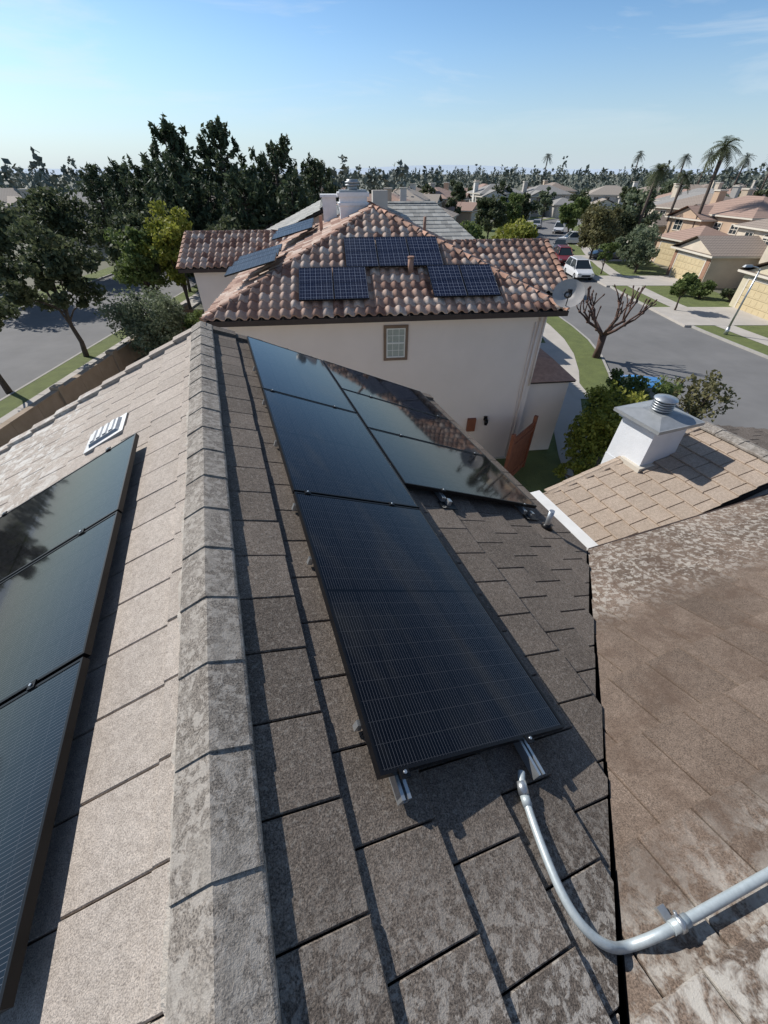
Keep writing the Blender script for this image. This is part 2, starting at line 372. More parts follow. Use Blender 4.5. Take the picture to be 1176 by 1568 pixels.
ridge_caps('low_rake_left',(LE[0]+.1,Y1L,LE[1]+.0),(LR[0],Y1L,LR[1]),T_LOW,own,seg=.3,hw=.07,fall=.2,rise=.05)
mb=MB(); cx,cy=5.20,3.36
mb.frustum((cx-.31,cy-.29,cx+.31,cy+.29,0),(cx-.31,cy-.29,cx+.31,cy+.29,CAMZ-3.2),0)
mb.frustum((cx-.305,cy-.285,cx+.305,cy+.285,CAMZ-3.2),(cx-.29,cy-.27,cx+.29,cy+.27,CAMZ-2.58),0)
mb.box(cx-.335,cy-.315,CAMZ-2.60,cx+.335,cy+.315,CAMZ-2.545,0)
mb.box(cx-.40,cy-.38,CAMZ-2.545,cx+.40,cy+.38,CAMZ-2.50,1)
mb.frustum((cx-.385,cy-.365,cx+.385,cy+.365,CAMZ-2.50),(cx-.16,cy-.16,cx+.16,cy+.16,CAMZ-2.44),1)
mb.tube([(cx,cy,CAMZ-2.45),(cx,cy,CAMZ-2.31)],.10,2,16)
for k in range(4):
    zz=CAMZ-2.41+k*.032
    mb.tube([(cx,cy,zz),(cx,cy,zz+.012)],.135,2,20)
mb.tube([(cx,cy,CAMZ-2.28),(cx,cy,CAMZ-2.265),(cx,cy,CAMZ-2.24)],[.15,.145,.03],2,20)
mb.box(cx-.36,cy-.34,CAMZ-3.2,cx+.36,cy+.0,CAMZ-3.10,3)
mb.build('roof_chimney',[WHITEW,CAPGREY,GALV,TRIM],None,own)
mb=MB(); X,Y=2.62,2.25; z=z1(X)
mb.tube([(X,Y,z-.05),(X,Y,z+.26)],.028,0,14); mb.tube([(X,Y,z+.02),(X,Y,z+.09)],[.07,.03],1,16)
mb.build('vent_pipe',[GALV,BLACKM],None,own)
mb=MB()
Ms=Matrix.Translation((-1.40,4.12,zl(-1.40)+.035))@Matrix.Rotation(-math.atan(K),4,'Y')
mb.box(-.22,-.19,-.02,.22,.19,.006,0,Ms); mb.frustum((-.17,-.14,.17,.14,.006),(-.15,-.12,.15,.12,.03),0,Ms)
for k in range(4): mb.frustum((-.14+k*.07,-.11,-.14+k*.07+.055,.11,.03),(-.14+k*.07+.012,-.105,-.14+k*.07+.042,.105,.040),0,Ms)
mb.build('roof_vent',[VENTM],None,own)
# ---------------------------------------------------------------- solar panels
def pv(L,W,M,glass,frame,name='solar_panel',fr=.012,h=.035,recess=.003):
    mb=MB()
    mb.poly([(-W/2+fr,-L/2+fr,h-recess),(W/2-fr,-L/2+fr,h-recess),(W/2-fr,L/2-fr,h-recess),(-W/2+fr,L/2-fr,h-recess)],0)
    mb.box(-W/2,-L/2,0,-W/2+fr,L/2,h,1); mb.box(W/2-fr,-L/2,0,W/2,L/2,h,1)
    mb.box(-W/2+fr,-L/2,0,W/2-fr,-L/2+fr,h,1); mb.box(-W/2+fr,L/2-fr,0,W/2-fr,L/2,h,1)
    mb.poly([(-W/2+fr,-L/2+fr,.004),(-W/2+fr,L/2-fr,.004),(W/2-fr,L/2-fr,.004),(W/2-fr,-L/2+fr,.004)],1)
    return mb.build(name,[glass,frame],M)
AR=math.atan(K)
def on_right(X,Y,off=.09,land=False):
    n=Vector((math.sin(AR),0,math.cos(AR)))
    M=Matrix.Translation(Vector((X,Y,z1(X)))+n*off)@Matrix.Rotation(AR,4,'Y')
    if land: M=M@Matrix.Rotation(math.pi/2,4,'Z')
    return MH@M
def on_left(X,Y,off=.09,land=True):
    n=Vector((-math.sin(AR),0,math.cos(AR)))
    M=Matrix.Translation(Vector((X,Y,zl(X)))+n*off)@Matrix.Rotation(-AR,4,'Y')
    if land: M=M@Matrix.Rotation(math.pi/2,4,'Z')
    return MH@M
PW,PL=1.03,1.72; cosA=math.cos(AR)
XL=.085; 
for k in range(3): pv(PL,PW,on_right(XL+PW/2*cosA,.41+PL/2+k*(PL+.02)),PV,FRAME)
XR=XL+PW*cosA+.02
for k in range(3): pv(PL,PW,on_right(XR+PL/2*cosA,2.50+PW/2+k*(PW+.02),land=True),PV,FRAME)
XLL=-.90
for k in range(3): pv(PL,PW,on_left(XLL-PL/2*cosA,.26+PW/2+k*(PW+.02)),PV,FRAME)
for k in range(3): pv(PL,PW,on_left(XLL-(PL*1.5+.02)*cosA,.26+PW/2+k*(PW+.02)),PV,FRAME)
mb=MB()
def railR(Xc,ya,yb,m=0):
    M=Matrix.Translation((Xc,0,z1(Xc)))@Matrix.Rotation(AR,4,'Y')
    mb.box(-.02,ya,.045,-.006,yb,.088,m,M); mb.box(.006,ya,.045,.02,yb,.088,m,M); mb.box(-.006,ya,.045,.006,yb,.060,m,M)
    y=ya+.25
    while y<yb:
        mb.box(-.035,y-.03,.0,.035,y+.03,.05,1,M); mb.tube([M@Vector((-.05,y,.04)),M@Vector((-.05,y,.085))],.008,1,6); y+=1.25
for X,ya,yb in ((.17,.33,5.6),(.78,.27,5.6),(1.42,2.42,5.6),(2.42,2.42,5.6)): railR(X,ya,yb)
def clamp(X,y,side):
    Z=z1(X) if side>0 else zl(X)
    M=Matrix.Translation((X,0,Z))@Matrix.Rotation(AR*side,4,'Y')
    mb.box(-.02,y-.018,.122,.02,y+.018,.131,1,M); mb.tube([M@Vector((0,y,.13)),M@Vector((0,y,.138))],.007,0,6)
for X in (.17,.78):
    for y in (.40,2.14,3.88): clamp(X,y,1)
for X in (1.42,2.42):
    for y in (2.49,3.54,4.59): clamp(X,y,1)
for X in (-1.15,-2.1):
    M=Matrix.Translation((X,0,zl(X)))@Matrix.Rotation(-AR,4,'Y')
    for y in (.25,1.30,2.35,3.40): clamp(X,y,-1)
    mb.box(-.02,.2,.045,.02,3.5,.088,1,M)
M=Matrix.Translation((XL+.01,0,z1(XL)))@Matrix.Rotation(AR,4,'Y')
for y in (.62,1.55,2.05,2.9,3.7,4.6): mb.box(-.016,y-.012,.03,.012,y+.012,.075,0,M)
for X,Y in ((1.46,2.40),(2.50,2.42)):
    M=Matrix.Translation((X,Y,z1(X)))@Matrix.Rotation(AR,4,'Y'); mb.box(-.09,-.07,.036,.09,.03,.041,1,M); mb.box(-.018,-.03,.041,.018,.02,.09,0,M)
mb.build('panel_mounting_rails',[GALV,BLACKM],MH)
pts=[(.74,.31,z1(.74)+.055),(.71,.27,z1(.71)+.05),(.70,.23,z1(.70)+.04),(.672,.14,z1(.672)+.048),(.648,.03,z1(.648)+.055),(.637,-.06,z1(.637)+.058),(.645,-.13,z1(.645)+.06),(.675,-.185,z1(.675)+.06),(.72,-.222,z1(.72)+.06),(.79,-.245,z2(-.245)+.03-.02),(.87,-.252,z2(-.252)+.065),(.95,-.256,z2(-.256)+.075),(1.4,-.272,z2(-.272)+.075),(3.2,-.33,z2(-.33)+.075)]
def smooth_pts(P,it=2):
    P=[Vector(p) for p in P]
    for _ in range(it):
        Q=[P[0]]
        for a_,b_ in zip(P[:-1],P[1:]): Q+=[a_*.75+b_*.25,a_*.25+b_*.75]
        P=Q+[P[-1]]
    return P
mb=MB(); mb.tube(smooth_pts(pts,3),.0155,0,16)
def coup(a_,b_,r,m=0): mb.tube([a_,b_],r,m,14)
a_=Vector((.945,-.2555,z2(-.256)+.075))
coup(a_,a_+Vector((.07,-.003,0)),.019); coup(a_+Vector((.025,-.001,0)),a_+Vector((.045,-.002,0)),.024,1)
mb.tube([a_+Vector((.035,0,0)),a_+Vector((.035,.03,.02))],.006,1,6)
mb.box(a_.x+.02,a_.y-.05,a_.z-.075,a_.x+.05,a_.y+.05,a_.z-.05,1)
b_=Vector((.70,.235,z1(.70)+.045)); coup(b_,b_+Vector((.012,.045,.004)),.022,1); coup(b_+Vector((-.01,-.04,0)),b_,.019)
for X in (1.9,): mb.box(X,-.34,z2(-.28)+.03,X+.03,-.22,z2(-.28)+.1,1)
mb.build('electrical_conduit',[CONDUIT,GALV],MH)
# ---------------------------------------------------------------- NEIGHBOUR HOUSE
NA=math.radians(6.4); MN=TR(-5,11.6,0,NA)
nb=empty('stucco_house',MN)
EZ=5.6; KS=.41; WX=10.55; AY=WX/2; AZ=EZ+KS*AY; D=13
cl=dict(kind='clay',w=.30,e=.37)
tile_face('roof_front',[(0,0,EZ),(WX,0,EZ),(AY,AY,AZ)],CLAY,nb,**cl)
tile_face('roof_left',[(0,D,EZ),(0,0,EZ),(AY,AY,AZ),(AY,D-AY,AZ)],CLAY,nb,**cl)
tile_face('roof_right',[(WX,0,EZ),(WX,D,EZ),(AY,D-AY,AZ),(AY,AY,AZ)],CLAY,nb,**cl)
tile_face('roof_rear',[(WX,D,EZ),(0,D,EZ),(AY,D-AY,AZ)],CLAY,nb,**cl)
wr=6.75; wy=5.0; wf=wy-(wr-EZ)/KS
tile_face('roof_wing_front',[(7.2,wf,EZ),(11.75,wf,EZ),(11.75,wy,wr),(7.2,wy,wr)],CLAY,nb,**cl)
tile_face('roof_wing_rear',[(11.75,2*wy-wf,EZ),(7.2,2*wy-wf,EZ),(7.2,wy,wr),(11.75,wy,wr)],CLAY,nb,**cl)
lr=6.55; ly=11.4; lf=ly-(lr-EZ+.1)/KS
tile_face('roof_left_wing_front',[(-3.1,lf,EZ-.1),(2.2,lf,EZ-.1),(2.2,ly,lr),(-3.1,ly,lr)],CLAY,nb,**cl)
tile_face('roof_left_wing_rear',[(2.2,2*ly-lf,EZ-.1),(-3.1,2*ly-lf,EZ-.1),(-3.1,ly,lr),(2.2,ly,lr)],CLAY,nb,**cl)
for i,(p,q) in enumerate((((0,0,EZ),(AY,AY,AZ)),((WX,0,EZ),(AY,AY,AZ)),((AY,AY,AZ),(AY,D-AY,AZ)),((0,D,EZ),(AY,D-AY,AZ)),((WX,D,EZ),(AY,D-AY,AZ)),((7.9,wy,wr),(11.8,wy,wr)),((11.72,wf,EZ),(11.72,wy,wr)),((11.72,2*wy-wf,EZ),(11.72,wy,wr)),((-3.1,ly,lr),(2.4,ly,lr)),((-3.07,lf,EZ-.1),(-3.07,ly,lr)))):
    ridge_caps('ridge_tiles_%d'%i,p,q,CLAYCAP,nb,seg=.36,hw=.12,barrel=True)
mb=MB()
wz=EZ-.14
mb.box(.5,.5,0,WX-.35,D-.4,wz,0)
mb.box(8,wf+.4,0,11.3,2*wy-wf-.4,wz+.0-.004,0); mb.add([(11.3,wf+.4,wz-.004),(11.3,2*wy-wf-.4,wz-.004),(11.3,wy,wr-.2)],[(0,1,2)],0)
mb.box(-2.6,lf+.4,0,1.5,2*ly-lf-.4,wz-.106,0)
mb.add([(-2.6,lf+.4,wz-.106),(-2.6,2*ly-lf-.4,wz-.106),(-2.6,ly,lr-.2)],[(0,1,2)],0)
mb.box(.05,.05,wz,WX-.05,.5,wz+.07,2); mb.box(.05,.5,wz,.5,D,wz+.07,2); mb.box(WX-.35,.5,wz,WX-.05,D,wz+.07,2)
mb.box(-.03,-.03,EZ-.16,WX+.03,.045,EZ-.02,1); mb.box(-.03,.05,EZ-.16,.045,D,EZ-.02,1); mb.box(WX-.045,.05,EZ-.16,WX+.03,D,EZ-.02,1)
mb.box(-3.1,lf-.04,EZ-.26,2,lf+.03,EZ-.13,1)
mb.box(10.21,.9,0,11.9,3.3,3.0,0); mb.box(10.21,.78,3.0,12.05,3.3,3.08,1); mb.frustum((10.21,.72,12.05,3.3,3.08),(10.21,2.0,11.6,3.3,3.45),4)
mb.box(.45,.44,-.0,WX-.3,.498,.2,3)
mb.build('walls',[STUCCO,FASCIA,TRIM,TRIM,CLAYCAP],None,nb)
def window(name,x0,z0,x1,z1_,y,parent,trim=TRIM_BR,blind=True):
    mb=MB(); t=.085
    mb.box(x0-t,y-.045,z0-t,x1+t,y-.002,z0,0); mb.box(x0-t,y-.045,z1_,x1+t,y-.002,z1_+t,0)
    mb.box(x0-t,y-.045,z0,x0,y-.002,z1_,0); mb.box(x1,y-.045,z0,x1+t,y-.002,z1_,0)
    f=.035
    for b in ((x0,z0,x1,z0+f),(x0,z1_-f,x1,z1_),(x0,z0+f,x0+f,z1_-f),(x1-f,z0+f,x1,z1_-f)): mb.box(b[0],y-.03,b[1],b[2],y-.003,b[3],1)
    zm=(z0+z1_)/2; mb.box(x0+f,y-.028,zm-.02,x1-f,y-.004,zm+.02,1)
    for a in range(1,3):
        X=x0+(x1-x0)*a/3; mb.box(X-.007,y-.020,z0+f,X+.007,y-.006,zm-.02,1); mb.box(X-.007,y-.020,zm+.02,X+.007,y-.006,z1_-f,1)
    for zz in ((z0+zm)/2,(zm+z1_)/2): mb.box(x0+f,y-.019,zz-.007,x1-f,y-.007,zz+.007,1)
    mb.poly([(x0+f,y-.012,z0+f),(x1-f,y-.012,z0+f),(x1-f,y-.012,z1_-f),(x0+f,y-.012,z1_-f)],2)
    mb.build(name,[trim,WHITEP,BLINDS if blind else GLASSW],None,parent)
window('window',5.16,4.24,5.75,5.12,.5,nb)
mb=MB()
mb.tube([(10.0,.46,wz),(10.0,.46,.2)],.028,0,8); mb.tube([(9.88,.465,wz-.3),(9.88,.465,.2)],.016,0,8)
mb.tube([(10.17,.46,wz),(10.17,.46,3.1)],.03,0,8)
mb.box(8.15,.40,1.45,8.45,.5,1.95,1)
mb.build('downspouts',[STUCCO,WOOD],None,nb)
mb=MB(); mb.box(8.75,.44,1.85,8.87,.498,2.0); mb.tube([(8.81,.44,1.93),(8.81,.36,1.98),(8.81,.34,1.9)],.015); mb.tube([(8.81,.34,1.92),(8.81,.34,1.86),(8.81,.34,1.72)],[.03,.08,.05],0,8)
mb.tube([(8.81,.34,2.0),(8.81,.34,1.92)],[.01,.07],0,8)
mb.build('wall_lamp',[BLACKM],None,nb)
mb=MB()
def zf(y): return EZ+KS*y
mb.tube([(6.05,1.75,zf(1.75)),(6.05,1.75,zf(1.75)+.45)],.085,0,14); mb.tube([(6.05,1.75,zf(1.75)+.42),(6.05,1.75,zf(1.75)+.47)],.10,0,14)
mb.tube([(6.9,4.2,zf(3.6)),(6.9,4.2,zf(3.6)+.5)],.05,0,10)
mb.box(3.3,6.0,EZ+KS*3.3,3.42,6.12,EZ+KS*3.3+.55,0)
mb.build('roof_vent_pipes',[CLAYCAP],None,nb)
mb=MB(); cx,cy=4.6,6.6
mb.box(cx-.5,cy-.35,EZ,cx+.5,cy+.35,8.04,0); mb.box(cx-.58,cy-.43,8.04,cx+.58,cy+.43,8.16,0); mb.box(cx-.56,cy-.41,7.78,cx+.56,cy+.41,7.86,0)
mb.box(cx-.5,cy-.35,8.16,cx+.5,cy+.35,8.22,1)
mb.tube([(cx,cy,8.2),(cx,cy,8.36)],.18,1,14)
mb.tube([(cx,cy,8.34),(cx,cy,8.38)],.26,1,16); mb.tube([(cx,cy,8.42),(cx,cy,8.46)],.26,1,16); mb.tube([(cx,cy,8.34),(cx,cy,8.52)],.2,1,12)
mb.box(cx-1.15,cy+1.6,6.8,cx-.6,cy+2.2,7.95,0); mb.box(cx-1.23,cy+1.52,7.95,cx-.52,cy+2.28,8.04,0)
mb.build('chimney',[WHITEW,CAPGREY],None,nb)
mb=MB(); c0=Vector((10.45,.05,EZ+.40)); nd=Vector((-.35,-.75,.55)).normalized(); u=nd.cross(Vector((0,0,1))).normalized(); w=nd.cross(u)
vs=[c0-nd*.0]; fs=[]
for r in range(1,5):
    for k in range(20):
        a=2*math.pi*k/20; rr=r/4*.40; vs.append(c0+u*math.cos(a)*rr*1.1+w*math.sin(a)*rr+nd*(rr*rr*.6))
for k in range(20): fs.append((0,1+k,1+(k+1)%20))
for r in range(3):
    for k in range(20): fs.append((1+r*20+k,1+r*20+(k+1)%20,1+(r+1)*20+(k+1)%20,1+(r+1)*20+k))
mb.add(vs,fs,0,True)
mb.tube([c0-nd*.02,c0-nd*.1+Vector((0,.05,-.25)),(10.45,.2,EZ-.05)],.022,1,8); mb.tube([c0+w*.38,c0+nd*.42+w*.1],.014,1,6); mb.box(-.045,-.045,-.045,.045,.045,.045,1,Matrix.Translation(c0+nd*.44+w*.08))
mb.build('satellite_dish',[simple('dish_grey',(.40,.38,.36),None,4,.6),BLACKM],MN)
aN=math.atan(KS)
def npv(x,y,L,W,face='f',off=.16):
    if face=='f':
        n=Vector((0,-math.sin(aN),math.cos(aN))); M=Matrix.Translation(Vector((x,y,zf(y)))+n*off)@Matrix.Rotation(aN,4,'X')
    else:
        n=Vector((-math.sin(aN),0,math.cos(aN))); M=Matrix.Translation(Vector((x,y,EZ+KS*x))+n*off)@Matrix.Rotation(-aN*.6,4,'Y')@Matrix.Rotation(.08,4,'X')
    pv(L,W,MN@M,PVB if face=='f' else PVG,FRAME,fr=.018,h=.04)
for k in range(3): npv(4.08+.5+k*1.01,2.57,1.55,.99)
for k in range(2): npv(2.65+.5+k*1.01,1.16,1.50,.99)
for k in range(2): npv(6.55+.5+k*1.01,1.16,1.50,.99)
for k in range(3): npv(1.35,1.9+.5+k*1.02,.99,1.6,'l',.42)
for k in range(3): npv(2.4,6.2+.5+k*1.02,.99,1.6,'l',.42)
# ---------------------------------------------------------------- generic houses
def block(mb,x0,y0,x1,y1,ev,rise,kind='hip',axis='x',ov=.4,wm=0,rm=1,z0=0):
    mb.box(x0,y0,z0,x1,y1,ev-.08,wm)
    X0,Y0,X1,Y1=x0-ov,y0-ov,x1+ov,y1+ov; w,d=X1-X0,Y1-Y0
    h=rise
    if kind=='hip':
        if w>=d: R0,R1=(X0+d/2,(Y0+Y1)/2),(X1-d/2,(Y0+Y1)/2); fs=[(0,1,5,4),(1,2,5),(2,3,4,5),(3,0,4)]
        else: R0,R1=((X0+X1)/2,Y0+w/2),((X0+X1)/2,Y1-w/2); fs=[(0,1,4),(1,2,5,4),(2,3,5),(3,0,4,5)]
    elif axis=='x': R0,R1=(X0,(Y0+Y1)/2),(X1,(Y0+Y1)/2); fs=[(0,1,5,4),(2,3,4,5)]
    else: R0,R1=((X0+X1)/2,Y0),((X0+X1)/2,Y1); fs=[(3,0,4,5),(1,2,5,4)]
    if kind!='hip':
        if axis=='x':
            for x in (x0,x1): mb.add([(x,y0,ev-.08),(x,y1,ev-.08),(x,(y0+y1)/2,ev+h-.15)],[(0,1,2)],wm)
        else:
            for y in (y0,y1): mb.add([(x0,y,ev-.08),(x1,y,ev-.08),((x0+x1)/2,y,ev+h-.15)],[(0,1,2)],wm)
    mb.add([(X0,Y0,ev),(X1,Y0,ev),(X1,Y1,ev),(X0,Y1,ev),(*R0,ev+h),(*R1,ev+h)],fs+[(0,3,2,1)],rm)
    for b in ((X0-.02,Y0-.02,X1+.02,Y0+.06),(X0-.02,Y1-.06,X1+.02,Y1+.02),(X0-.02,Y0+.06,X0+.06,Y1-.06),(X1-.06,Y0+.06,X1+.02,Y1-.06)):
        mb.box(b[0],b[1],ev-.17,b[2],b[3],ev-.012,2)
def win(mb,face,a,z,w,h,pos):
    t=.1
    def bx(a0,z0,a1,z1_,dep,m):
        if face=='y-': mb.box(a0,pos-dep,z0,a1,pos-.001,z1_,m)
        elif face=='x-': mb.box(pos-dep,a0,z0,pos-.001,a1,z1_,m)
        elif face=='x+': mb.box(pos+.001,a0,z0,pos+dep,a1,z1_,m)
        elif face=='y+': mb.box(a0,pos+.001,z0,a1,pos+dep,z1_,m)
    bx(a-w/2-t,z-t,a+w/2+t,z,.07,2);bx(a-w/2-t,z+h,a+w/2+t,z+h+t,.07,2);bx(a-w/2-t,z,a-w/2,z+h,.07,2);bx(a+w/2,z,a+w/2+t,z+h,.07,2)
    bx(a-w/2,z,a+w/2,z+h,.02,3); bx(a-.03,z,a+.03,z+h,.035,2); bx(a-w/2,z+h/2-.03,a-.03,z+h/2+.03,.034,2); bx(a+.03,z+h/2-.03,a+w/2,z+h/2+.03,.034,2)
def garage(mb,a,w,pos,h=2.2):
    mb.box(a-w/2-.15,pos-.06,0,a-w/2,pos-.001,h+.15,2);mb.box(a+w/2,pos-.06,0,a+w/2+.15,pos-.001,h+.15,2);mb.box(a-w/2,pos-.06,h,a+w/2,pos-.001,h+.15,2)
    for i in range(4):
        mb.box(a-w/2,pos-.035,i*h/4+.015,a+w/2,pos-.002,(i+1)*h/4-.015,4)
        n=int(w/.6)
        for k in range(n):
            x=a-w/2+(k+.5)*w/n; mb.box(x-w/n*.38,pos-.048,i*h/4+.1,x+w/n*.38,pos-.036,(i+1)*h/4-.1,4)
def street_house(x,y,rot,wall,roof,style=0,gar=GARAGE,mirror=False,name='suburban_house',brick=False):
    mb=MB(); W=11
    block(mb,0,3.5,W,12,4.6 if style!=2 else 4.9,1.7,'hip')
    block(mb,.0,-2.2,6.2,3.6,2.75,1.25,'gable' if style==1 else 'hip','y')
    if style!=2: block(mb,6.9,1.8,W,6,4.3,1.0,'gable','y')
    else: block(mb,5.2,1.8,W,6,4.4,1.2,'gable','y')
    garage(mb,3.1,4.6,-2.2)
    if brick: mb.box(6.2-.75,-2.24,0,6.2-.08,-2.2-.002,2.4,5); mb.box(.05,-2.24,0,.55,-2.202,2.4,5); mb.box(6.92,1.74,0,10.98,1.798,1.2,5)
    win(mb,'y-',8.9,3.0 if style!=2 else 3.1,1.3,1.0,1.8)
    win(mb,'y-',9.3,.8,1.6,1.2,1.8); 
    win(mb,'y-',1.8,3.3,1.0,.8,3.5); win(mb,'y-',4.4,3.3,1.0,.8,3.5)
    mb.box(7.3,1.74,0,8.2,1.799,2.1,4)
    for yy in (5.5,9.5):
        win(mb,'x+',yy,3.1,1.2,1.0,W); win(mb,'x-',yy,3.1,1.2,1.0,0); win(mb,'x+',yy,.8,1.3,1.2,W); win(mb,'x-',yy,.8,1.3,1.2,0)
    for xx in (2.5,8): win(mb,'y+',xx,3.1,1.2,1.0,12); win(mb,'y+',xx,.8,1.5,1.2,12)
    mb.box(W-.6,7,3.5,W+.35,8,6.9,0); mb.box(W-.7,6.9,6.9,W+.45,8.1,7.05,2)
    M=TR(x,y,0,rot)
    if mirror: M=M@Matrix.Translation((W,0,0))@Matrix.Diagonal((-1,1,1,1))
    return mb.build(name,[wall,roof,TRIM,GLASSW,gar,BRICK],M)
R90=-math.pi/2
street_house(31.6,36.8,R90,HW[5],HR[1],1,GARAGE,False)
street_house(33.5,50.2,R90,HW[0],HR[1],1,GARAGE,False,brick=True)
street_house(36.0,64.5,R90+.12,HW[2],HR[0],2,GARAGE,True)
street_house(40.5,79,R90+.3,HW[1],HR[1],0,GARAGE_W,False)
street_house(48,92,R90+.5,HW[3],HR[2],2,GARAGE_W,False)
street_house(34.0,23.5,R90,HW[0],HR[0],2,GARAGE,False)
rr=random.Random(21)
for (x,y,rot,wi,ri,st) in ((8,73,1.45,1,0,0),(10,88,1.3,4,3,2),(16,103,1.1,2,0,1),(24,118,.2,4,2,2),(37,124,.1,3,2,0),(50,121,-.2,4,3,1),(64,116,-.5,1,1,2),(-8,68,0,4,0,0),(2,98,.3,3,1,2),(-14,104,0,1,0,1),(0,55,3.1,0,0,1),(-47,62,.3,3,2,2)):
    street_house(x,y,rot,HW[wi],HR[ri],st,GARAGE_W,rr.random()<.5)
for (x,y) in ((56,30),(58,46),(58,62),(60,78),(66,92),(76,45),(78,62),(80,80),(84,104),(98,60),(100,84),(104,110),(120,92),(64,140),(84,150),(40,150),(20,150),(110,140),(140,120),(-62,84),(-40,110),(-75,70),(-58,50)):
    street_house(x,y,R90+rr.uniform(-.3,.3)+(math.pi if rr.random()<.5 else 0),HW[rr.randrange(6)],HR[rr.choice((0,1,1,2,3))],rr.randrange(3),GARAGE_W,rr.random()<.5)
gh=empty('grey_roof_house',TR(-6.5,26.5,0,NA))
ge=5.5
tile_face('roof_front',[(4.5,0,ge),(12.3,0,ge),(10.3,4.2,7.25),(4.5,4.2,7.25)],GREYT,gh,w=.4,e=.42)
tile_face('roof_hip',[(12.3,0,ge),(12.3,8.4,ge),(10.3,4.2,7.25)],GREYT,gh,w=.4,e=.42)
tile_face('roof_rear',[(12.3,8.4,ge),(4.5,8.4,ge),(4.5,4.2,7.25),(10.3,4.2,7.25)],GREYT,gh,w=.4,e=.42)
tile_face('roof_left_a',[(-1.2,9,ge),(-1.2,-1.5,ge),(3.2,-1.5,7.3),(3.2,9,7.3)],GREYT,gh,w=.4,e=.42)
tile_face('roof_left_b',[(7.6,-1.5,ge),(7.6,9,ge),(3.2,9,7.3),(3.2,-1.5,7.3)],GREYT,gh,w=.4,e=.42)
mb=MB(); mb.box(-.8,-1.1,0,11.9,8,ge-.15,0); gable_prism(mb,[(-.8,ge-.1),(3.2,7.1),(7.2,ge-.1)],-1.1,8.6)
mb.box(6.2,3,6.5,7.1,3.8,7.9,0); mb.build('walls',[HW[3]],None,gh)
ridge_caps('ridge_caps',(3.2,-1.5,7.32),(3.2,9,7.32),GREYT,gh,hw=.16); ridge_caps('ridge_caps_b',(4,4.2,7.27),(10.3,4.2,7.27),GREYT,gh,hw=.16)
# ---------------------------------------------------------------- ground, roads
mb=MB(); S=4000; mb.poly([(-S,-S,0),(S,-S,0),(S,S,0),(-S,S,0)]); mb.build('ground',[GROUND])
RK=[(28,-10),(26,12),(24,22),(22.4,33),(22.4,44),(24,56),(28,72),(36,95),(50,118),(80,135)]
LK=[(7.5,-12),(9.2,8),(10.6,16),(13.0,22),(14.2,28),(13.7,36),(14.0,45),(15.6,58),(19.6,75),(28,99),(43,124),(78,146)]
def resample(P,n=60):
    P=[Vector((*p,0)) for p in P]; 
    for _ in range(2):
        Q=[P[0]]
        for a_,b2 in zip(P[:-1],P[1:]): Q+=[a_*.75+b2*.25,a_*.25+b2*.75]
        P=Q+[P[-1]]
    L=[0]
    for a_,b2 in zip(P[:-1],P[1:]): L.append(L[-1]+(b2-a_).length)
    out=[];j=0
    for i in range(n):
        t=L[-1]*i/(n-1)
        while j<len(P)-2 and L[j+1]<t: j+=1
        k=(t-L[j])/(L[j+1]-L[j]); out.append(P[j].lerp(P[j+1],min(k,1)))
    return out
RP=resample(RK);LP=resample(LK)
def offs(P,d):
    out=[]
    for i,p in enumerate(P):
        t=(P[min(i+1,len(P)-1)]-P[max(i-1,0)]).normalized(); out.append(p+Vector((t.y,-t.x,0))*d)
    return out
def ribbon(mb,A,B,z,m=0,zb=None):
    zb=z if zb is None else zb
    n=len(A); mb.add([(p.x,p.y,z) for p in A]+[(p.x,p.y,zb) for p in B],[(i,i+1,n+i+1,n+i) for i in range(n-1)],m)
mb=MB(); ribbon(mb,LP,RP,.006); mb.build('street',[ASPH])
LL=[Vector((-19.2,-30+i*3,0)) for i in range(44)]; LFar=[Vector((-30.5,-30+i*3,0)) for i in range(44)]
mb=MB(); ribbon(mb,LFar,LL,.006); mb.build('street',[ASPH])
def kerb_set(P,sgn):
    a0=P;a1=offs(P,.15*sgn);a2=offs(P,1.7*sgn);a3=offs(P,3.1*sgn);a4=offs(P,9.*sgn)
    mb=MB(); ribbon(mb,a0,a0,.006,0,.14); ribbon(mb,a0,a1,.14); mb.build('kerb',[KERB])
    mb=MB(); ribbon(mb,a1,a2,.13); ribbon(mb,a3,a4,.13); mb.build('grass_verge',[GRASS])
    mb=MB(); ribbon(mb,a2,a3,.145); mb.build('sidewalk',[CONC])
kerb_set(RP,1); kerb_set(LP,-1)
def flat_strip(x0,x1,y0,y1,z,name,mat):
    mb=MB(); mb.box(x0,y0,-.05,x1,y1,z); mb.build(name,[mat])
flat_strip(-19.2,-19.05,-30,99,.13,'kerb',KERB); flat_strip(-19.05,-17.7,-30,99,.12,'grass_verge',GRASS); flat_strip(-17.7,-16.2,-30,99,.135,'sidewalk',CONC)
flat_strip(-30.65,-30.5,-30,99,.13,'kerb',KERB); flat_strip(-33,-30.65,-30,99,.12,'grass_verge',GRASS)
mb=MB()
for i in range(80): mb.add([(-17.7,-20+i*1.5,.1395),(-16.2,-20+i*1.5,.1395),(-16.2,-19.97+i*1.5,.1395),(-17.7,-19.97+i*1.5,.1395)],[(0,1,2,3)])
mb.build('sidewalk_joints',[UNDER])
flat_strip(-15.9,8.5,-12,32,.03,'yard',DIRT)
mb=MB()
for y0,y1,x0 in ((31.0,36.2,25.3),(44.5,49.5,25.3),(58.8,63.6,28.5),(72.5,78,33)): mb.box(x0-3.,y0,-.05,x0+9,y1,.155)
mb.build('driveway',[CONC])
mb=MB(); mb.poly([(9.6,18.5,.16),(10.4,18.5,.16),(10.8,27,.16),(10.0,27,.16)]); mb.build('path',[CONC])
mb=MB()
